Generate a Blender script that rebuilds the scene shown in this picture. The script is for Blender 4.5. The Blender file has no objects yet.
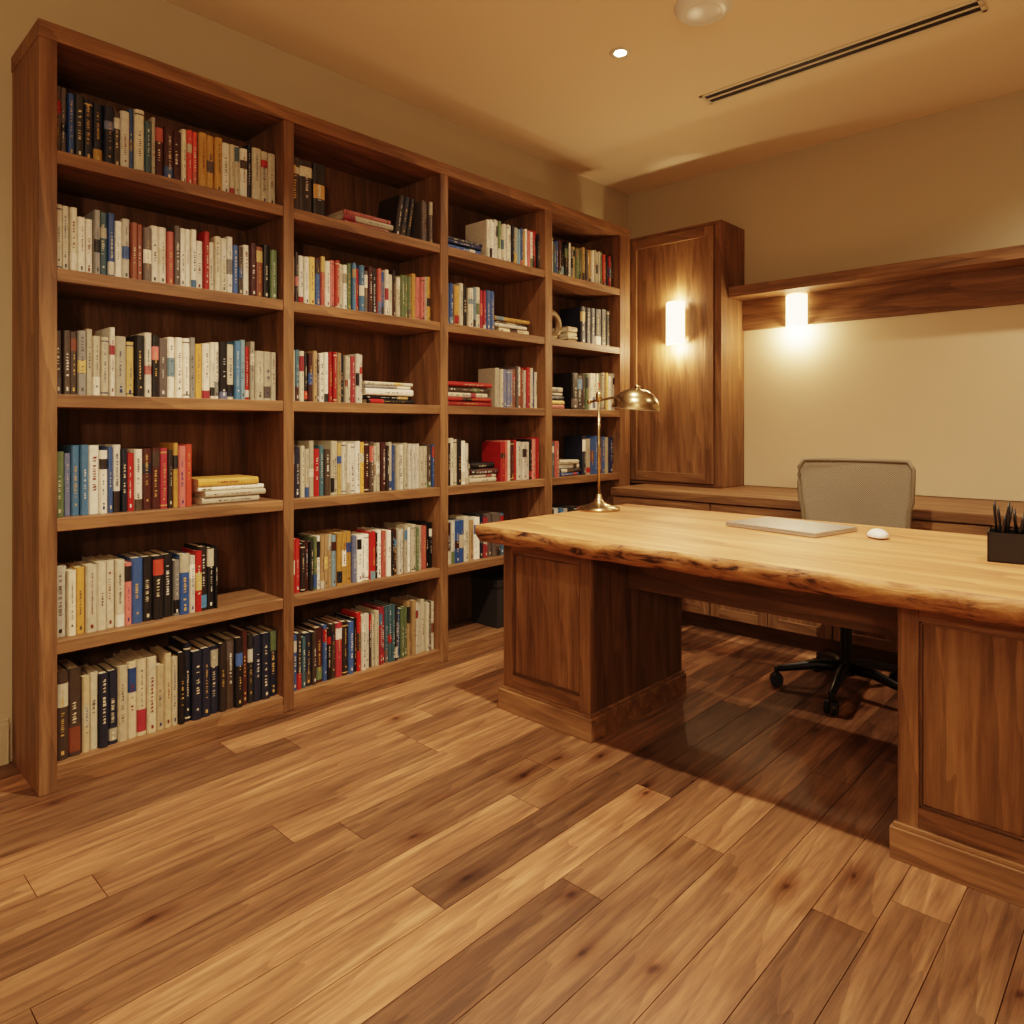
import bpy, bmesh, math, random
from mathutils import Vector, Matrix, noise
random.seed(7)
S=bpy.context.scene
COL=S.collection

def lin(c):
    return tuple(((v/255)/12.92 if v/255<=0.04045 else (((v/255)+0.055)/1.055)**2.4) for v in c)
def rgba(c): return (*lin(c),1.0)

# ------------------------------------------------------------ materials
def newmat(name):
    m=bpy.data.materials.new(name); m.use_nodes=True
    nt=m.node_tree; b=nt.nodes['Principled BSDF']
    return m,nt,b
def simple(name,c,rough=.5,metal=0,bump=0,bscale=200,emit=None,es=0,spec=.5):
    m,nt,b=newmat(name)
    b.inputs['Roughness'].default_value=rough; b.inputs['Metallic'].default_value=metal
    b.inputs['Specular IOR Level'].default_value=spec
    tc=nt.nodes.new('ShaderNodeTexCoord')
    n=nt.nodes.new('ShaderNodeTexNoise'); n.inputs['Scale'].default_value=bscale; n.inputs['Detail'].default_value=3
    nt.links.new(tc.outputs['Object'],n.inputs['Vector'])
    r=nt.nodes.new('ShaderNodeValToRGB')
    l=lin(c); r.color_ramp.elements[0].color=(*[v*.93 for v in l],1); r.color_ramp.elements[1].color=(*[min(1,v*1.05) for v in l],1)
    nt.links.new(n.outputs['Fac'],r.inputs['Fac']); nt.links.new(r.outputs['Color'],b.inputs['Base Color'])
    if bump:
        bp=nt.nodes.new('ShaderNodeBump'); bp.inputs['Strength'].default_value=bump; bp.inputs['Distance'].default_value=.002
        nt.links.new(n.outputs['Fac'],bp.inputs['Height']); nt.links.new(bp.outputs['Normal'],b.inputs['Normal'])
    if emit:
        b.inputs['Emission Color'].default_value=(*emit,1); b.inputs['Emission Strength'].default_value=es
    return m
def wood(name,dark,mid,light,axis,rough=.5,knots=False,var=.35,across=7.0,along=.7,spec=.35,fine=(.72,1.07),dist=1.0,finesc=55,wave=(.76,1.07),wsc=7.0):
    m,nt,b=newmat(name); N=nt.nodes.new; L=nt.links.new
    b.inputs['Specular IOR Level'].default_value=spec
    tc=N('ShaderNodeTexCoord'); at=N('ShaderNodeAttribute'); at.attribute_name='rnd'
    vs=N('ShaderNodeVectorMath'); vs.operation='SCALE'; vs.inputs[0].default_value=(17,23,31)
    L(at.outputs['Fac'],vs.inputs['Scale'])
    ad=N('ShaderNodeVectorMath'); ad.operation='ADD'
    L(tc.outputs['Object'],ad.inputs[0]); L(vs.outputs['Vector'],ad.inputs[1])
    def mapn(a,l):
        sc=[a]*3; sc['xyz'.index(axis)]=l
        mp=N('ShaderNodeMapping'); mp.inputs['Scale'].default_value=sc; L(ad.outputs['Vector'],mp.inputs['Vector']); return mp
    mp=mapn(across,along)
    n1=N('ShaderNodeTexNoise'); n1.inputs['Scale'].default_value=1.6; n1.inputs['Detail'].default_value=9; n1.inputs['Roughness'].default_value=.62; n1.inputs['Distortion'].default_value=dist
    L(mp.outputs['Vector'],n1.inputs['Vector'])
    ramp=N('ShaderNodeValToRGB'); e=ramp.color_ramp.elements
    e[0].position=.3; e[0].color=rgba(dark); e[1].position=.72; e[1].color=rgba(light)
    k=e.new(.52); k.color=rgba(mid)
    L(n1.outputs['Fac'],ramp.inputs['Fac'])
    mp2=mapn(finesc,2.2)
    n2=N('ShaderNodeTexNoise'); n2.inputs['Scale'].default_value=1.5; n2.inputs['Detail'].default_value=5; n2.inputs['Roughness'].default_value=.7; L(mp2.outputs['Vector'],n2.inputs['Vector'])
    mr=N('ShaderNodeMapRange'); mr.inputs['From Min'].default_value=.35; mr.inputs['From Max'].default_value=.6; mr.inputs['To Min'].default_value=fine[0]; mr.inputs['To Max'].default_value=fine[1]
    L(n2.outputs['Fac'],mr.inputs['Value'])
    mpw=mapn(1.0,.13)
    wv=N('ShaderNodeTexWave'); wv.bands_direction='DIAGONAL'; wv.wave_profile='SAW'; wv.inputs['Scale'].default_value=wsc; wv.inputs['Distortion'].default_value=9; wv.inputs['Detail'].default_value=2.5; wv.inputs['Detail Scale'].default_value=1.1; wv.inputs['Detail Roughness'].default_value=.55
    L(mpw.outputs['Vector'],wv.inputs['Vector'])
    mw=N('ShaderNodeMapRange'); mw.inputs['To Min'].default_value=wave[1]; mw.inputs['To Max'].default_value=wave[0]; L(wv.outputs['Fac'],mw.inputs['Value'])
    mr2=N('ShaderNodeMapRange'); mr2.inputs['To Min'].default_value=1-var; mr2.inputs['To Max'].default_value=1+var
    L(at.outputs['Fac'],mr2.inputs['Value'])
    mu=N('ShaderNodeMath'); mu.operation='MULTIPLY'; L(mr.outputs['Result'],mu.inputs[0]); L(mr2.outputs['Result'],mu.inputs[1])
    mu2=N('ShaderNodeMath'); mu2.operation='MULTIPLY'; L(mu.outputs['Value'],mu2.inputs[0]); L(mw.outputs['Result'],mu2.inputs[1])
    cm=N('ShaderNodeVectorMath'); cm.operation='SCALE'; L(ramp.outputs['Color'],cm.inputs[0]); L(mu2.outputs['Value'],cm.inputs['Scale'])
    out=cm.outputs['Vector']
    if knots:
        mp3=mapn(3.2,1.5)
        nd=N('ShaderNodeTexNoise'); nd.inputs['Scale'].default_value=6; nd.inputs['Detail'].default_value=5; L(mp3.outputs['Vector'],nd.inputs['Vector'])
        vm=N('ShaderNodeVectorMath'); vm.operation='MULTIPLY_ADD'; vm.inputs[1].default_value=(.13,.13,.13); L(nd.outputs['Color'],vm.inputs[0]); L(mp3.outputs['Vector'],vm.inputs[2])
        vo=N('ShaderNodeTexVoronoi'); vo.voronoi_dimensions='2D'; vo.inputs['Scale'].default_value=1.0; L(vm.outputs['Vector'],vo.inputs['Vector'])
        r3=N('ShaderNodeValToRGB'); r3.color_ramp.elements[0].position=.012; r3.color_ramp.elements[0].color=(.24,.17,.13,1)
        r3.color_ramp.elements[1].position=.15; r3.color_ramp.elements[1].color=(1,1,1,1)
        kk=r3.color_ramp.elements.new(.038); kk.color=(.64,.56,.50,1)
        L(vo.outputs['Distance'],r3.inputs['Fac'])
        mx=N('ShaderNodeVectorMath'); mx.operation='MULTIPLY'; L(out,mx.inputs[0]); L(r3.outputs['Color'],mx.inputs[1]); out=mx.outputs['Vector']
    L(out,b.inputs['Base Color'])
    rr=N('ShaderNodeMapRange'); rr.inputs['To Min'].default_value=rough+.10; rr.inputs['To Max'].default_value=rough-.05
    L(n2.outputs['Fac'],rr.inputs['Value']); L(rr.outputs['Result'],b.inputs['Roughness'])
    bp=N('ShaderNodeBump'); bp.inputs['Strength'].default_value=.15; bp.inputs['Distance'].default_value=.0015
    L(n2.outputs['Fac'],bp.inputs['Height']); L(bp.outputs['Normal'],b.inputs['Normal'])
    return m
CW=((104,73,48),(137,100,68),(160,121,84))
WX,WY,WZ=[wood('walnut_grain_'+a,*CW,a,var=.1) for a in 'xyz']
DW=((84,59,40),(111,80,54),(130,97,69))
DX,DY,DZ=[wood('dark_walnut_grain_'+a,*DW,a,var=.08) for a in 'xyz']
SLAB=wood('live_edge_slab_wood',(166,114,72),(194,140,92),(212,160,110),'x',rough=.45,var=.05,across=5,along=.5,fine=(.82,1.05),wave=(.74,1.07),wsc=4)
FLOOR=wood('oak_floor_planks',(106,73,50),(134,95,66),(160,118,83),'y',rough=.43,knots=True,var=.55,across=15,along=1.3,spec=.4,fine=(.66,1.1),dist=.7,finesc=50,wave=(.76,1.08),wsc=9)

def bark_mat():
    m,nt,b=newmat('bark_live_edge'); N=nt.nodes.new; L=nt.links.new
    tc=N('ShaderNodeTexCoord'); mp=N('ShaderNodeMapping'); mp.inputs['Scale'].default_value=(5,14,22); L(tc.outputs['Object'],mp.inputs['Vector'])
    n=N('ShaderNodeTexNoise'); n.inputs['Scale'].default_value=1.3; n.inputs['Detail'].default_value=8; n.inputs['Roughness'].default_value=.65; n.inputs['Distortion'].default_value=.8
    L(mp.outputs['Vector'],n.inputs['Vector'])
    r=N('ShaderNodeValToRGB'); e=r.color_ramp.elements
    e[0].position=.38; e[0].color=rgba((50,29,17)); e[1].position=.62; e[1].color=rgba((186,134,84)); k=e.new(.46); k.color=rgba((146,98,58))
    L(n.outputs['Fac'],r.inputs['Fac']); L(r.outputs['Color'],b.inputs['Base Color']); b.inputs['Roughness'].default_value=.6
    bp=N('ShaderNodeBump'); bp.inputs['Strength'].default_value=.6; bp.inputs['Distance'].default_value=.010
    L(n.outputs['Fac'],bp.inputs['Height']); L(bp.outputs['Normal'],b.inputs['Normal'])
    return m
BARK=bark_mat()
WALL=simple('wall_paint_beige',(188,172,143),.85,bump=.15,bscale=350,spec=.2)
PANEL=simple('wall_panel_cream',(218,198,166),.8,bump=.1,bscale=350,spec=.2)
CEIL=simple('ceiling_paint',(240,220,190),.9,bump=.08,bscale=300,spec=.15)
BASEB=simple('baseboard_paint',(190,174,142),.5)
SUB=simple('subfloor_gap',(28,16,9),.9)
BRASS=simple('aged_brass',(190,168,130),.26,1,bscale=40)
BLACK=simple('black_plastic',(16,15,15),.4)
CHROME=simple('steel',(150,148,144),.25,1)
ALU=simple('brushed_aluminium',(200,200,200),.32,.8,bscale=500)
WHITE=simple('white_plastic',(238,234,226),.3)
TRIMW=simple('ceiling_trim_white',(224,210,182),.6)
GLASS=simple('sconce_glass_glowing',(255,240,215),.4,emit=(1,.70,.36),es=9)
LEDM=simple('downlight_lens_glowing',(255,245,225),.4,emit=(1,.84,.6),es=120)
def bookm():
    m,nt,b=newmat('book_covers'); a=nt.nodes.new('ShaderNodeAttribute'); a.attribute_name='Col'
    tc=nt.nodes.new('ShaderNodeTexCoord'); n=nt.nodes.new('ShaderNodeTexNoise'); n.inputs['Scale'].default_value=60; n.inputs['Detail'].default_value=4
    nt.links.new(tc.outputs['Object'],n.inputs['Vector'])
    mr=nt.nodes.new('ShaderNodeMapRange'); mr.inputs['To Min'].default_value=.7; mr.inputs['To Max'].default_value=1.2; nt.links.new(n.outputs['Fac'],mr.inputs['Value'])
    s=nt.nodes.new('ShaderNodeVectorMath'); s.operation='SCALE'; nt.links.new(a.outputs['Color'],s.inputs[0]); nt.links.new(mr.outputs['Result'],s.inputs['Scale'])
    nt.links.new(s.outputs['Vector'],b.inputs['Base Color']); b.inputs['Roughness'].default_value=.45
    return m
BOOKM=bookm()
def meshfab():
    m,nt,b=newmat('chair_mesh_fabric'); N=nt.nodes.new; L=nt.links.new
    tc=N('ShaderNodeTexCoord'); w=N('ShaderNodeTexChecker'); w.inputs['Scale'].default_value=230
    L(tc.outputs['Object'],w.inputs['Vector'])
    w.inputs['Color1'].default_value=rgba((158,144,122)); w.inputs['Color2'].default_value=rgba((112,100,82))
    L(w.outputs['Color'],b.inputs['Base Color']); b.inputs['Roughness'].default_value=.8
    return m
FAB=meshfab()

# ------------------------------------------------------------ builder
class B:
    def __init__(s,mats): s.v=[];s.f=[];s.mi=[];s.r=[];s.sm=[];s.mats=mats
    def idx(s,m):
        if m not in s.mats: s.mats.append(m)
        return s.mats.index(m)
    def add(s,vs,fs,m,r=None,smooth=False):
        o=len(s.v); r=random.random() if r is None else r
        s.v+= [tuple(v) for v in vs]; i=s.idx(m)
        for f in fs: s.f.append([a+o for a in f]); s.mi.append(i); s.r.append(r); s.sm.append(smooth)
    def box(s,x0,x1,y0,y1,z0,z1,m,M=None,r=None):
        vs=[Vector((x,y,z)) for z in(z0,z1) for y in(y0,y1) for x in(x0,x1)]
        if M: vs=[M@v for v in vs]
        s.add(vs,[(0,2,3,1),(4,5,7,6),(0,1,5,4),(2,6,7,3),(0,4,6,2),(1,3,7,5)],m,r)
    def cyl(s,c,r0,r1,h,m,n=24,M=None,axis=None):
        c=Vector(c); vs=[]
        for k,(r,z) in enumerate(((r0,0),(r1,h))):
            for i in range(n):
                a=2*math.pi*i/n; vs.append(Vector((r*math.cos(a),r*math.sin(a),z)))
        if axis: q=Vector((0,0,1)).rotation_difference(Vector(axis)); vs=[q@v for v in vs]
        vs=[v+c for v in vs]
        if M: vs=[M@v for v in vs]
        s.add(vs,[(i,(i+1)%n,n+(i+1)%n,n+i) for i in range(n)],m,smooth=True)
        s.add([vs[i] for i in range(n)][::-1],[tuple(range(n))],m); s.add([vs[n+i] for i in range(n)],[tuple(range(n))],m)
    def lathe(s,c,prof,m,n=40,M=None,a0=0,a1=2*math.pi,axis=None):
        c=Vector(c); vs=[]; full=abs(a1-a0-2*math.pi)<1e-6; k=n if full else n+1
        for (r,z) in prof:
            for i in range(k):
                a=a0+(a1-a0)*i/n; vs.append(Vector((r*math.cos(a),r*math.sin(a),z)))
        if axis: q=Vector((0,0,1)).rotation_difference(Vector(axis)); vs=[q@v for v in vs]
        vs=[v+c for v in vs]
        if M: vs=[M@v for v in vs]
        fs=[]
        for j in range(len(prof)-1):
            for i in range(n):
                i2=(i+1)%k
                fs.append((j*k+i,j*k+i2,(j+1)*k+i2,(j+1)*k+i))
        s.add(vs,fs,m,smooth=True)
    def tube(s,pts,r,m,n=10,M=None):
        pts=[Vector(p) for p in pts]; vs=[]
        for j,p in enumerate(pts):
            d=(pts[min(j+1,len(pts)-1)]-pts[max(j-1,0)]).normalized()
            q=Vector((0,0,1)).rotation_difference(d)
            rr=r[j] if isinstance(r,(list,tuple)) else r
            for i in range(n):
                a=2*math.pi*i/n; vs.append(p+q@Vector((rr*math.cos(a),rr*math.sin(a),0)))
        if M: vs=[M@v for v in vs]
        fs=[]
        for j in range(len(pts)-1):
            for i in range(n): fs.append((j*n+i,j*n+(i+1)%n,(j+1)*n+(i+1)%n,(j+1)*n+i))
        fs.append(tuple(range(n))[::-1]); fs.append(tuple(len(vs)-n+i for i in range(n)))
        s.add(vs,fs,m,smooth=True)
    def make(s,name,bevel=0,parent=None):
        me=bpy.data.meshes.new(name); me.from_pydata(s.v,[],s.f); 
        for m in s.mats: me.materials.append(m)
        me.polygons.foreach_set('material_index',s.mi); me.polygons.foreach_set('use_smooth',s.sm)
        a=me.attributes.new('rnd','FLOAT','FACE'); a.data.foreach_set('value',s.r)
        me.update()
        o=bpy.data.objects.new(name,me); COL.objects.link(o)
        if bevel:
            b=o.modifiers.new('bevel','BEVEL'); b.width=bevel; b.segments=2; b.limit_method='ANGLE'; b.angle_limit=math.radians(50)
        if parent: o.parent=parent
        return o
def empty(name,loc=(0,0,0)):
    e=bpy.data.objects.new(name,None); COL.objects.link(e); e.location=loc; return e

# ------------------------------------------------------------ room
XL,XR,YB,YF,H=-2.95,2.1,4.37,-2.2,2.86
b=B([]); b.box(XL-.12,XL,YF-.12,YB+.12,0,H,WALL); b.make('wall_left')
b=B([]); b.box(XL,XR,YB,YB+.12,0,H,WALL); b.make('wall_back')
b=B([]); b.box(XR,XR+.12,YF-.12,YB+.12,0,H,WALL); b.make('wall_right')
b=B([]); b.box(XL,XR,YF-.12,YF,0,H,WALL); b.make('wall_front')
b=B([]); b.box(XL-.12,XR+.12,YF-.12,YB+.12,H,H+.1,CEIL); b.make('ceiling')
b=B([]); b.box(XL,XL+.014,YF,.59,0,.14,BASEB); b.box(XL,XL+.009,YF,.59,.14,.155,BASEB); b.make('baseboard_left',.002)
b=B([]); b.box(XR-.014,XR,YF,YB,0,.14,BASEB); b.make('baseboard_right',.002)
b=B([]); b.box(XL,XR,YF,YF+.014,0,.14,BASEB); b.make('baseboard_front',.002)
b=B([]); b.box(XL-.12,XR+.12,YF-.12,YB+.12,-.08,-.012,SUB)
w=.128; x=XL; g=.0010
rr=random.Random(31)
while x<XR:
    x1=min(x+w,XR); y=YF-rr.random()*1.6
    while y<YB:
        L_=rr.choice([.8,1.1,1.4,1.8,2.1])*rr.uniform(.9,1.1); y1=y+L_
        ya,yb=max(y,YF),min(y1,YB)
        if yb-ya>.02: b.box(x+g,x1-g,ya+g,yb-g,-.012,0,FLOOR,r=rr.random())
        y=y1
    x+=w
b.make('floor')

# ------------------------------------------------------------ bookcase
XF=-2.60; XBK=XL+.004; D0,D1=.60,3.876; ZT=2.44
st=[(.60,.650),(1.429,1.482),(2.252,2.310),(3.030,3.098),(3.765,3.876)]
shelfz=[.083,.476,.868,1.265,1.667,2.043]
b=B([])
for i,(a,c) in enumerate(st):
    if i==0: b.box(XBK,XF,a,c,0,ZT,WZ)
    elif i==4: b.box(XBK,XF,a+.05,c,0,ZT,WZ)
    else: b.box(XBK+.02,XF,a+.004,c-.004,.02,ZT-.03,WZ)
    if i==4: b.box(XBK+.02,XF,a,a+.05,0,ZT-.02,WZ)
b.box(XBK,XF+.004,D0-.003,D1+.002,ZT-.055,ZT,WY)
b.box(XBK,XBK+.018,D0+.01,D1-.01,.02,ZT-.02,DZ)
b.box(XF-.05,XF-.002,D0+.03,D1-.03,0,.052,WY)
for z in shelfz:
    for k in range(4):
        b.box(XBK+.018,XF-.003,st[k][1]-.004,st[k+1][0]+.004,z-.042,z,WY)
b.make('bookcase',.0025)

# ------------------------------------------------------------ books
class Books:
    def __init__(s): s.v=[];s.f=[];s.c=[]
    def poly(s,vs,fs,c):
        o=len(s.v); s.v+=[tuple(v) for v in vs]
        for f in fs: s.f.append([a+o for a in f]); s.c.append(c)
BK=Books()
WHT=[(214,206,188),(226,218,200),(200,190,166),(184,174,150),(232,226,210)]
DRK=[(30,28,28),(46,38,34),(28,34,50),(64,32,28),(40,42,42),(20,19,20),(70,58,48)]
COLR=[(160,44,38),(180,70,52),(44,74,124),(74,116,150),(196,150,76),(96,112,78),(124,70,48),(154,126,90),(206,176,110),(96,86,80),(134,132,126),(64,94,104),(196,110,104),(110,120,150),(60,90,140),(190,96,84),(120,150,160),(170,36,34),(150,50,60)]
RED=[(176,44,40),(190,70,60),(204,120,110),(150,34,34)]
BLU=[(30,44,86),(34,38,52),(50,80,130),(90,120,150)]
def pal(k):
    r=random.random()
    if k=='mix': p=WHT if r<.3 else DRK if r<.55 else COLR
    elif k=='light': p=WHT if r<.45 else DRK if r<.62 else COLR
    elif k=='dark': p=WHT if r<.12 else DRK if r<.8 else COLR
    elif k=='red': p=WHT if r<.2 else RED if r<.75 else DRK if r<.88 else COLR
    elif k=='blue': p=BLU if r<.6 else WHT if r<.75 else COLR
    elif k=='ink': p=DRK
    elif k=='cream': p=[(190,170,134),(164,140,106),(206,190,158)] if r<.5 else WHT if r<.65 else DRK if r<.82 else COLR
    c=random.choice(p); j=random.uniform(.85,1.1)
    return tuple(min(255,v*j) for v in c)
def book(o,T,Hh,Dd,t,h,d,c):
    o=Vector(o); T=Vector(T);Hh=Vector(Hh);Dd=Vector(Dd)
    P=lambda a,bb,cc:o+T*a+Hh*bb+Dd*cc
    c1=lin(c); lum=.3*c[0]+.6*c[1]+.1*c[2]
    c2=lin(random.choice([(50,44,42),(110,36,34),(44,54,92),(80,74,66)]) if lum>120 else random.choice([(206,194,164),(196,160,92),(214,210,200)]))
    pr=[(0,.007),(.15*t,.0015),(.35*t,0),(.65*t,0),(.85*t,.0015),(t,.007),(t,d),(t-.002,d),(t-.002,.012),(.002,.012),(.002,d),(0,d)]
    n=len(pr); vs=[P(a,0,q) for a,q in pr]+[P(a,h,q) for a,q in pr]
    fs=[(i,(i+1)%n,n+(i+1)%n,n+i) for i in range(n)]
    for s_ in (0,n): fs+= [tuple(s_+k for k in q) for q in ((0,1,8),(0,8,9),(0,9,11),(11,9,10),(1,2,3,4),(1,4,8),(4,5,8),(5,6,7,8))]
    BK.poly(vs,fs,c1)
    e=.003; vs=[P(a,bb,cc) for bb in(e,h-e) for cc in(.010,d-.004) for a in(.0018,t-.0018)]
    pc=lin((222,206,172)); BK.poly(vs,[(0,2,3,1),(4,5,7,6),(0,1,5,4),(2,6,7,3),(0,4,6,2),(1,3,7,5)],pc)
    def q(a0,a1,b0,b1,cc,off=-.0006): BK.poly([P(a0*t,b0*h,off),P(a1*t,b0*h,off),P(a1*t,b1*h,off),P(a0*t,b1*h,off)],[(0,1,2,3)],cc)
    def q2(b0,b1,cc):
        for (a0,d0),(a1,d1) in zip(pr[:5],pr[1:6]):
            BK.poly([P(a0,b0*h,d0-.0004),P(a1,b0*h,d1-.0004),P(a1,b1*h,d1-.0004),P(a0,b1*h,d0-.0004)],[(0,1,2,3)],cc)
    r=random.random()
    if r<.5:
        bc=lin(pal('mix')); b0=random.choice([.05,.7,.6,.35,0.0]); q2(b0,b0+random.uniform(.12,.32),bc)
    elif r<.56: q2(.04,.06,c2); q2(.92,.94,c2)
    y=random.uniform(.2,.4); ye=random.uniform(.6,.92); gl=random.uniform(.018,.05)
    wide=random.uniform(.08,.2); off=random.uniform(-.08,.08)
    while y<ye:
        if random.random()<.75: 
            k=gl*random.uniform(.6,1); q(.5+off-wide,.5+off+wide*.6,y,y+k*.3,c2,-.0011)
            if random.random()<.7: q(.5+off-wide*random.uniform(.0,1),.5+off+wide*random.uniform(.2,1),y+k*.3,y+k*.75,c2,-.0011)
        y+=gl
    if random.random()<.4:
        q(.38,.62,.06,.06+.012/h,c2,-.0011)
    if random.random()<.25: q(.4,.6,.14,.17,c2,-.0011)
def row(k,z,f0,f1,p,h0,h1,tmin=.018,tmax=.038,lean=False,inset=.035):
    y0,y1=st[k][1]+.004,st[k+1][0]-.002; L_=y1-y0; a,e=y0+L_*f0,y0+L_*f1
    y=a; run=0; hh=random.uniform(h0,h1); cc=pal(p)
    while True:
        if run<=0:
            run=random.choice([1,1,1,1,1,1,1,2,3]); hh=random.uniform(h0,h1); cc=pal(p); tt=random.uniform(tmin,tmax)*.92
        run-=1; t=max(.011,tt*random.uniform(.95,1.05))
        if y+t>e:
            t=e-y
            if t<.010: break
        hb=hh*random.uniform(.985,1.0)
        book((XF-inset-random.uniform(0,.018),y,z+.0005),(0,1,0),(0,0,1),(-1,0,0),t,hb,random.uniform(.13,.17),cc)
        y+=t+.0006
def stack(k,z,f0,f1,n,p):
    y0,y1=st[k][1]+.004,st[k+1][0]-.004; L_=y1-y0; a,e=y0+L_*f0,y0+L_*f1; zz=z+.0005
    for i in range(n):
        t=random.uniform(.014,.032); w_=(e-a)*random.uniform(.82,1); s=a+random.uniform(0,(e-a)-w_)
        book((XF-.05-random.uniform(0,.02),s,zz),(0,0,1),(0,1,0),(-1,0,0),t,w_,.17,pal(p)); zz+=t+.0006
def leaner(k,z,f,n,p,h,sgn=1):
    y0,y1=st[k][1]+.004,st[k+1][0]-.004; y=y0+(y1-y0)*f
    for i in range(n):
        t=random.uniform(.022,.034); an=math.radians(9*sgn)
        T=(0,math.cos(an),-math.sin(an)); Hh=(0,math.sin(an),math.cos(an))
        book((XF-.05,y,z+.001+(t*math.sin(an) if sgn>0 else 0)),T,Hh,(-1,0,0),t,h,.16,pal(p)); y+=t/math.cos(an)+.001
Z=shelfz[::-1]
# bay 1
row(0,Z[0],0,.4,'mix',.19,.228); row(0,Z[0],.4,.6,'red',.19,.225); row(0,Z[0],.6,1,'light',.19,.22); row(0,Z[1],0,1,'light',.185,.228,.02,.034); row(0,Z[2],0,1,'light',.19,.235)
row(0,Z[3],0,.58,'mix',.2,.24,.018,.036); stack(0,Z[3],.6,.95,4,'mix')
row(0,Z[4],0,.3,'light',.2,.23,.026,.042); row(0,Z[4],.3,.62,'mix',.2,.23); row(0,Z[4],.60,.69,'ink',.23,.25,.026,.035)
row(0,Z[5],0,.1,'ink',.27,.29,.03,.045,inset=.025); row(0,Z[5],.1,.5,'cream',.23,.27,.022,.036,inset=.025); row(0,Z[5],.5,1,'dark',.25,.29,.022,.04,inset=.025)
# bay 2
row(1,Z[0],0,.21,'ink',.22,.24,.05,.07); stack(1,Z[0],.34,.7,3,'red'); leaner(1,Z[0],.70,3,'ink',.20,1); row(1,Z[0],.90,1,'blue',.2,.21)
row(1,Z[1],0,1,'mix',.19,.23,.018,.03); row(1,Z[2],0,.47,'light',.2,.22,.016,.026); stack(1,Z[2],.49,.86,5,'mix')
row(1,Z[3],0,1,'light',.195,.235,.018,.03); row(1,Z[4],0,1,'mix',.2,.235,.016,.028); row(1,Z[5],0,.42,'dark',.21,.24,inset=.025); row(1,Z[5],.42,1,'light',.23,.26,.014,.026,inset=.025)
# bay 3
stack(2,Z[0],0,.40,4,'blue'); row(2,Z[0],.42,1,'light',.2,.22,.016,.024); row(2,Z[1],0,.5,'mix',.2,.22); stack(2,Z[1],.52,.92,4,'cream')
stack(2,Z[2],.03,.5,5,'red'); row(2,Z[2],.52,1,'light',.2,.23); row(2,Z[3],0,.25,'light',.21,.24); stack(2,Z[3],.27,.56,4,'light'); row(2,Z[3],.57,1,'red',.21,.24)
row(2,Z[4],0,.62,'mix',.2,.23); stack(2,Z[4],.64,.95,3,'blue'); 
# bay 4
row(3,Z[0],0,1,'mix',.19,.22,.018,.028); stack(3,Z[1],.31,.46,4,'cream'); row(3,Z[1],.48,.95,'ink',.22,.24,.05,.08); stack(3,Z[2],.0,.27,5,'mix'); row(3,Z[2],.33,.55,'ink',.2,.24,.06,.07); row(3,Z[2],.57,1,'mix',.22,.24)
row(3,Z[3],0,.17,'light',.2,.22); stack(3,Z[3],.19,.5,4,'light'); row(3,Z[3],.52,1,'blue',.22,.25,.03,.05); row(3,Z[4],0,.5,'mix',.2,.22)
me=bpy.data.meshes.new('books'); me.from_pydata(BK.v,[],BK.f); me.materials.append(BOOKM)
ca=me.color_attributes.new('Col','FLOAT_COLOR','CORNER')
buf=[]
for p,c in zip(me.polygons,BK.c): buf+= [*c,1.0]*p.loop_total
ca.data.foreach_set('color',buf); me.update()
o=bpy.data.objects.new('books',me); COL.objects.link(o)
# shelf decor
b=B([]); z=Z[1]; M=Matrix.Translation((XF-.10,3.198,z+.0935))
pr=[(.052,-.012),(.086,-.014),(.0925,0),(.086,.014),(.052,.012),(.052,-.012)]
b.lathe((0,0,0),pr,simple('carved_ring_bronze',(120,96,64),.5,.3,bump=.5,bscale=90),48,M=M,axis=(1,0,.0))
b.make('decorative_ring')
b=B([]); BOXM=simple('charcoal_storage_box',(40,36,34),.7)
b.box(XF-.25,XF-.05,2.70,2.95,.0835,.30,BOXM); b.box(XF-.255,XF-.045,2.695,2.955,.30,.335,BOXM); b.box(XF-.0455,XF-.042,2.79,2.86,.2,.23,CHROME)
b.make('storage_box',.004)

# ------------------------------------------------------------ desk
desk=empty('desk',(-1.03,2.45,0))
def P_(o): o.parent=desk; o.matrix_parent_inverse=Matrix.Translation(desk.location).inverted(); return o
def pedestal(x0,x1,name):
    b=B([]); y0,y1=2.105,2.765
    b.box(x0,x1,y0+.016,y1,.02,.70,DZ)
    sw=.05
    b.box(x0,x0+sw,y0,y0+.02,.09,.70,WZ); b.box(x1-sw,x1,y0,y0+.02,.09,.70,WZ)
    b.box(x0+sw,x1-sw,y0+.0005,y0+.02,.645,.70,WX); b.box(x0+sw,x1-sw,y0+.0005,y0+.02,.09,.15,WX)
    for (a,c,d,e) in ((x0+sw,x0+sw+.008,.15,.645),(x1-sw-.008,x1-sw,.15,.645)): b.box(a,c,y0+.006,y0+.02,d,e,DZ)
    b.box(x0+sw+.008,x1-sw-.008,y0+.012,y0+.0165,.158,.637,WZ)
    b.box(x0+sw,x1-sw,y0+.006,y0+.02,.15,.158,DX); b.box(x0+sw,x1-sw,y0+.006,y0+.02,.637,.645,DX)
    b.box(x0-.016,x1+.016,y0-.016,y1+.012,0,.085,WX); b.box(x0-.009,x1+.009,y0-.009,y1+.007,.085,.097,WX)
    return P_(b.make(name,.002))
pedestal(-2.032,-1.586,'pedestal_1'); pedestal(-.555,-.10,'pedestal_2')
b=B([]); b.box(-1.586,-.555,2.35,2.378,.525,.70,DX); b.box(-2.0,-.12,2.13,2.75,.675,.702,DX); b.box(-1.586,-.555,2.378,2.70,.66,.675,DX); P_(b.make('apron',.002))
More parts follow.
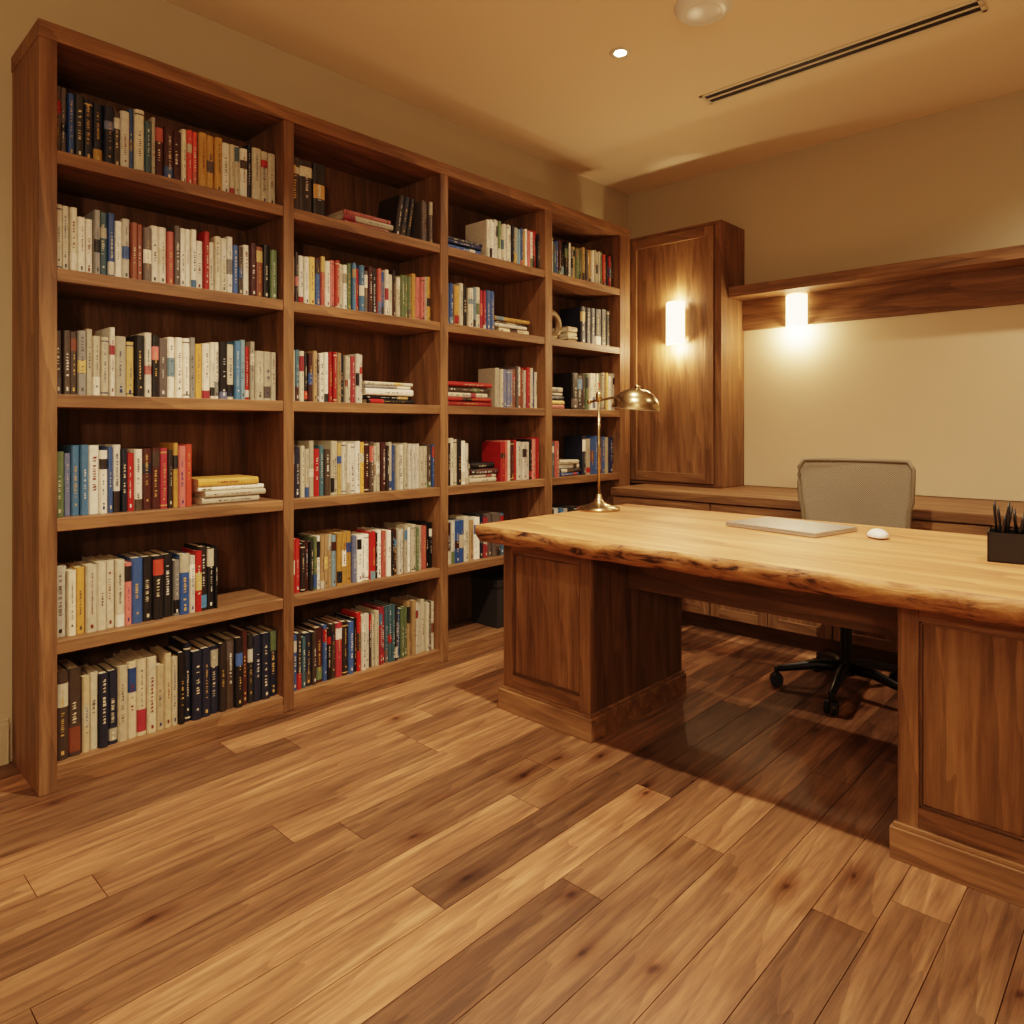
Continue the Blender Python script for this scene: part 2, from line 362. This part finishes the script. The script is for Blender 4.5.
# slab
x0,x1=-2.045,.03; nx=150; zt=.77; th=.072
prof=[(.000,0),( -.006,-.006),(-.010,-.022),(-.004,-.040),(.006,-.055),(.022,-.066),(.045,-.072)]
b=B([]); rowsv=[]
for i in range(nx+1):
    x=x0+(x1-x0)*i/nx
    e=1.955+.016*noise.noise(Vector((x*1.6,3.1,0)))+.009*noise.noise(Vector((x*7,1.1,0)))+.003*noise.noise(Vector((x*30,1.1,0)))
    ln=[]
    for j,(dy,dz) in enumerate(prof):
        nn=noise.noise(Vector((x*11,j*.6,5)))*.008*(0 if j==0 else 1)+noise.noise(Vector((x*38,j*1.4,9)))*.004*(0 if j==0 else 1)
        ln.append(Vector((x,e+dy+nn,zt+dz+(noise.noise(Vector((x*6,j*.3,2)))*.005 if j>2 else 0))))
    rowsv.append(ln)
np_=len(prof); vs=[v for l in rowsv for v in l]
fs=[(i*np_+j,i*np_+j+1,(i+1)*np_+j+1,(i+1)*np_+j) for i in range(nx) for j in range(np_-1)]
b.add(vs,fs,BARK,.5,smooth=True)
yb=3.02
for i in range(nx):
    a,c=rowsv[i],rowsv[i+1]
    b.add([a[0],c[0],Vector((c[0].x,yb,zt)),Vector((a[0].x,yb,zt))],[(0,1,2,3)],SLAB,.5)
    b.add([a[-1],c[-1],Vector((c[0].x,yb,zt-th)),Vector((a[0].x,yb,zt-th))],[(3,2,1,0)],SLAB,.5)
    b.add([Vector((a[0].x,yb,zt)),Vector((c[0].x,yb,zt)),Vector((c[0].x,yb,zt-th)),Vector((a[0].x,yb,zt-th))],[(0,1,2,3)],SLAB,.5)
for l,fl in ((rowsv[0],0),(rowsv[-1],1)):
    pts=list(l)+[Vector((l[0].x,yb,zt-th)),Vector((l[0].x,yb,zt))]; idx=tuple(range(len(pts)))
    b.add(pts,[idx if fl else idx[::-1]],SLAB,.5)
P_(b.make('live_edge_top'))

# ------------------------------------------------------------ credenza
b=B([]); CX0,CX1=-2.594,1.4; cy=3.65; 
b.box(CX0,CX1,cy,YB-.002,.735,.782,WX)
b.box(CX0+.01,CX1-.01,cy+.03,YB-.004,.09,.735,DX)
b.box(CX0+.02,CX1-.02,cy+.09,YB-.004,0,.09,DX)
n=6; wd=(CX1-CX0-.02)/n
for i in range(n):
    a=CX0+.01+wd*i+.004; c=a+wd-.008
    b.box(a,c,cy+.010,cy+.03,.57,.728,WX); b.box((a+c)/2-.06,(a+c)/2+.06,cy-.006,cy+.010,.645,.655,BRASS)
    mdl=(a+c)/2
    for (u,v) in ((a,mdl-.002),(mdl+.002,c)):
        b.box(u,v,cy+.018,cy+.03,.10,.562,WZ)
        b.box(u,u+.05,cy+.008,cy+.02,.10,.562,WZ); b.box(v-.05,v,cy+.008,cy+.02,.10,.562,WZ)
        b.box(u+.05,v-.05,cy+.008,cy+.02,.512,.562,WX); b.box(u+.05,v-.05,cy+.008,cy+.02,.10,.15,WX)
b.make('credenza',.002)
# tall cabinet
b=B([]); a,c,y0=-2.945,-2.05,4.05
b.box(a,c,y0+.02,YB-.002,.784,2.435,WZ); b.box(a,c,y0+.0,y0+.02,.784,.80,WX); b.box(a,c,y0,y0+.02,2.415,2.435,WX)
b.box(c-.045,c,y0,y0+.0205,.80,2.415,WZ)
d0,d1,z0,z1=-2.72,c-.048,.805,2.41; s_=.06
b.box(d0,d1,y0+.004,y0+.02,z0,z1,WZ)
b.box(d0,d0+s_,y0-.012,y0+.006,z0,z1,WZ); b.box(d1-s_,d1,y0-.012,y0+.006,z0,z1,WZ)
b.box(d0+s_,d1-s_,y0-.012,y0+.006,z1-s_,z1,WX); b.box(d0+s_,d1-s_,y0-.012,y0+.006,z0,z0+s_,WX)
b.box(a,d0-.004,y0-.0,y0+.02,.80,2.415,WZ)
b.make('tall_cabinet',.002)
b=B([]); b.box(-2.048,1.6,4.14,YB-.002,1.968,2.032,WX); b.box(-2.048,1.6,YB-.034,YB-.002,1.78,1.968,WX); b.make('wall_shelf',.002)
b=B([]); b.box(-2.048,1.6,YB-.012,YB-.001,.786,1.779,PANEL); b.make('trim_1')

# ------------------------------------------------------------ lights
WARM=(1.0,.80,.585)
def lamp(kind,name,loc,energy,parent,rot=None,size=.05,spot=2.3,blend=.9,col=WARM):
    l=bpy.data.lights.new(name,kind); l.energy=energy; l.color=col; l.shadow_soft_size=size
    if kind=='SPOT': l.spot_size=spot; l.spot_blend=blend
    o=bpy.data.objects.new(name,l); COL.objects.link(o); o.parent=parent; o.location=loc
    if rot: o.rotation_euler=rot
    return o
def sconce(x,yw,z0,z1,r=.062):
    e=empty('wall_sconce',(x,yw,(z0+z1)/2)); hh=(z1-z0)/2
    b=B([]); b.lathe((0,0,0),[(r*.96,-hh),(r,-hh+.004),(r,hh-.004),(r*.96,hh)],GLASS,24,a0=math.pi,a1=2*math.pi)
    o=b.make('glass_shade',parent=e); sm=o.modifiers.new('s','SOLIDIFY'); sm.thickness=.004; sm.offset=-1
    b=B([]); b.box(-r*.8,r*.8,-.010,-.0005,-hh*.8,hh*.8,BRASS); b.box(-r*.98,r*.98,-.012,-.002,-.006,.006,BRASS); b.make('back_plate',.001,parent=e)
    lamp('POINT','bulb_down',(0,-.045,-hh-.015),13,e,size=.02,col=(1,.72,.42)); lamp('POINT','bulb_up',(0,-.045,hh-.03 if z1>1.96 and yw>4.2 else hh+.015),4,e,size=.02,col=(1,.72,.42))
sconce(-2.357,4.038,1.688,1.958); sconce(-1.70,YB-.034,1.768,1.962)
def downlight(x,y,en,sz=.03):
    e=empty('recessed_downlight',(x,y,H))
    b=B([]); b.lathe((0,0,0),[(.024,-.001),(.030,-.005),(.046,-.005),(.050,0)],TRIMW,32); b.make('trim_ring',parent=e)
    b=B([]); b.cyl((0,0,-.003),.025,.025,.002,LEDM,24); b.make('lens',parent=e)
    lamp('SPOT','beam',(0,0,-.02),en,e,size=sz)
downlight(-1.85,2.68,70)
downlight(-1.15,1.45,335); downlight(.0,3.55,95); downlight(1.2,1.5,45)  # all out of frame: first two follow the desk shadow, last added as fill
for (x,y) in ((-1.6,-.3),(-.1,-.8)): downlight(x,y,70)  # unseen downlights added for fill light
e=empty('added_fill_lamp',(1.3,-1.3,0))  # torchiere added behind the camera, unseen, to brighten ceiling and bookcase
b=B([]); b.lathe((0,0,0),[(0,0),(.14,0),(.14,.012),(.03,.03),(.012,.05),(.012,1.62),(.03,1.65),(.17,1.76),(.175,1.765),(.165,1.765),(.03,1.665),(0,1.66)],BRASS,40); b.make('stand_and_bowl',parent=e)
lamp('POINT','fill_bulb',(0,0,1.86),115,e,size=.12)

b=B([]); b.lathe((0,0,0),[(0,-.032),(.085,-.032),(.10,-.026),(.112,-.012),(.115,-.001)],WHITE,48); b.lathe((0,0,0),[(.07,-.0335),(.072,-.0335)],TRIMW,48); o=b.make('smoke_detector'); o.location=(-1.40,2.61,H)
# vent
b=B([]); vx0,vx1,vy=-1.80,-.57,3.37; f=.018; z0,z1=H-.006,H-.0005
b.box(vx0,vx1,vy-.06,vy-.045,z0,z1,TRIMW); b.box(vx0,vx1,vy+.045,vy+.06,z0,z1,TRIMW); b.box(vx0,vx1,vy-.005,vy+.005,z0,z1,TRIMW)
b.box(vx0,vx0+f,vy-.06,vy+.06,z0,z1,TRIMW); b.box(vx1-f,vx1,vy-.06,vy+.06,z0,z1,TRIMW); b.box(vx0,vx1,vy-.05,vy+.05,H-.0015,H-.0004,BLACK)
b.make('ceiling_air_vent',.001)

# ------------------------------------------------------------ desk lamp
b=B([]); zt=.7705; lx,ly=-1.985,2.70
b.lathe((lx,ly,zt),[(0,0),(.098,0),(.100,.006),(.096,.014),(.07,.020),(.04,.030),(.024,.042),(.014,.058),(.011,.075),(0,.075)],BRASS,48)
b.tube([(lx,ly,zt+.06),(lx,ly,zt+.54)],.0065,BRASS,14)
b.lathe((lx,ly,zt+.53),[(0,-.022),(.013,-.020),(.016,0),(.013,.018),(.006,.028),(0,.03)],BRASS,20)
az=zt+.515
b.tube([(lx-.05,ly,az-.006),(lx,ly,az),(lx+.10,ly,az+.012),(lx+.16,ly,az+.020)],.006,BRASS,12)
b.lathe((lx-.055,ly,az-.006),[(0,-.012),(.009,-.008),(.012,0),(.009,.008),(0,.012)],BRASS,16)
R=.105
prof=[(R*math.cos(t),.078*math.sin(t)) for t in [i*math.pi/2/14 for i in range(15)]]
prof=[(R*1.04,-.012)]+prof[:-1]+[(.014,.081),(.014,.091),(0,.095)]
inner=[(max(0,r-.003),z-.003) for r,z in prof[:-3]]+[(0,.073)]
Mt=Matrix.Translation((lx+.205,ly,az-.03))@Matrix.Rotation(math.radians(6),4,'Y')
b.lathe((0,0,0),prof,BRASS,40,M=Mt); b.lathe((0,0,0),inner[::-1],simple('lamp_shade_inner',(225,215,190),.4),40,M=Mt)
b.lathe((0,0,0),[(0,-.005),(.018,.0),(.024,.02),(.014,.045),(.013,.070)],WHITE,20,M=Mt)
b.make('desk_lamp')
# laptop
M=Matrix.Translation((-1.09,2.71,.7705))@Matrix.Rotation(math.radians(-11),4,'Z')
b=B([]); lw,ld=.19,.14
b.box(-lw,lw,-ld,ld,.002,.010,ALU,M); b.box(-lw,lw,-ld,ld,.0112,.0165,ALU,M); b.box(-lw+.005,lw-.005,-ld+.012,ld-.004,.0100,.0112,BLACK,M)
for sx in(-.15,.15):
    for sy in(-.1,.1): b.cyl((sx,sy,0),.008,.008,.002,BLACK,12,M)
b.make('laptop',.0025)
# mouse
me=bpy.data.meshes.new('computer_mouse'); bm=bmesh.new(); bmesh.ops.create_uvsphere(bm,u_segments=32,v_segments=20,radius=1)
for v in bm.verts:
    v.co.x*=.034; v.co.y*=.056; v.co.z=(v.co.z*.026 if v.co.z>0 else v.co.z*.006)+.006
    if v.co.z>.008: v.co.z+= -.12*v.co.y*.5
for f in bm.faces: f.smooth=True
bm.to_mesh(me); me.materials.append(WHITE); o=bpy.data.objects.new('computer_mouse',me); COL.objects.link(o); o.location=(-.775,2.70,.7705); o.rotation_euler=(0,0,.5)
# pen holder
b=B([]); px,py,z0=-.36,2.50,.7705; s_=.055; hh=.085
M=Matrix.Translation((px,py,z0))@Matrix.Rotation(math.radians(8),4,'Z')
b.box(-s_,s_,-s_,s_,0,.004,BLACK,M)
for q in ((-s_,s_,-s_,-s_+.004),(-s_,s_,s_-.004,s_),(-s_,-s_+.004,-s_,s_),(s_-.004,s_,-s_,s_)): b.box(*q,.0,hh,BLACK,M)
rr=random.Random(3)
for i in range(14):
    x_,y_=rr.uniform(-.04,.04),rr.uniform(-.04,.04); tx,ty=x_+rr.uniform(-.03,.03),y_+rr.uniform(-.03,.03); Lp=rr.uniform(.125,.175)
    b.tube([(x_*.8,y_*.8,.006),(tx,ty,Lp-.02),(tx+(tx-x_)*.12,ty+(ty-y_)*.12,Lp)],[.004,.004,.0018],BLACK,8,M)
b.make('pen_holder')

# ------------------------------------------------------------ office chair
ch=empty('office_chair',(-1.06,3.25,0)); ch.rotation_euler=(0,0,math.radians(9))
b=B([])
for i in range(5):
    a=math.radians(72*i+52); d=Vector((math.cos(a),math.sin(a),0))
    b.tube([d*.02+Vector((0,0,.115)),d*.12+Vector((0,0,.115)),d*.28+Vector((0,0,.078))],[.026,.022,.014],BLACK,10)
    c=d*.285; p=Vector((-d.y,d.x,0))
    b.tube([c+Vector((0,0,.085)),c+Vector((0,0,.055))],.010,BLACK,8)
    for sg in(-1,1): b.cyl(c+p*(.006*sg)+Vector((0,0,.030)),.029,.027,.018,BLACK,20,axis=p*sg)
b.cyl((0,0,.085),.038,.032,.06,BLACK,24); b.cyl((0,0,.14),.024,.024,.16,BLACK,20); b.cyl((0,0,.28),.014,.014,.12,CHROME,16)
b.box(-.10,.10,-.12,.12,.385,.42,BLACK)
b.make('star_base',.002,parent=ch)
b=B([]); b.box(-.23,.23,-.24,.20,.42,.485,simple('seat_fabric',(60,52,42),.85,bump=.4,bscale=500)); o=b.make('seat',.025,parent=ch); o.modifiers['bevel'].segments=4
nu,nv=14,14; vs=[]
def bp(u,v):
    wd=.232+(.008 if v>.5 else 0)-.03*(1-v)**2
    if v>.9: wd-=.02*((v-.9)/.1)**2
    x=u*wd; z=.57+v*.435; y=.23-.055*(u*u)+.02*math.cos(v*3.1)+.05*v
    return Vector((x,y,z))
for j in range(nv+1):
    for i in range(nu+1): vs.append(bp(-1+2*i/nu,j/nv))
b=B([]); b.add(vs,[(j*(nu+1)+i,j*(nu+1)+i+1,(j+1)*(nu+1)+i+1,(j+1)*(nu+1)+i) for j in range(nv) for i in range(nu)],FAB,smooth=True)
o=b.make('back_mesh',parent=ch); sm=o.modifiers.new('s','SOLIDIFY'); sm.thickness=.008
FR=simple('chair_frame_taupe',(120,106,84),.5)
ring=[bp(-1+2*i/12,0) for i in range(13)]+[bp(1,j/12) for j in range(1,13)]+[bp(1-2*i/12,1) for i in range(1,13)]+[bp(-1,1-j/12) for j in range(1,13)]
b=B([]); b.tube(ring,.0095,FR,8)
b.tube([(0,.05,.40),(0,.22,.41),(0,.28,.50),(0,.275,.66),(0,.29,.80)],[.022,.024,.02,.018,.010],BLACK,10)
b.tube([bp(-.95,.3)+Vector((0,.02,0)),(0,.28,.70),bp(.95,.3)+Vector((0,.02,0))],.010,BLACK,8)
b.make('back_frame',parent=ch)

# ------------------------------------------------------------ world / camera
w=bpy.data.worlds.new('world'); S.world=w; w.use_nodes=True; w.node_tree.nodes['Background'].inputs[0].default_value=(.9,.8,.65,1); w.node_tree.nodes['Background'].inputs[1].default_value=.05
cd=bpy.data.cameras.new('camera'); cam=bpy.data.objects.new('camera',cd); COL.objects.link(cam); S.camera=cam
cam.location=(0,0,1.16); cam.rotation_euler=(math.radians(90),0,math.radians(43.3)); cd.lens=24.93; cd.sensor_width=36; cd.shift_y=-.083; cd.clip_start=.05
S.view_settings.view_transform='Filmic'
S.view_settings.look='Medium High Contrast'
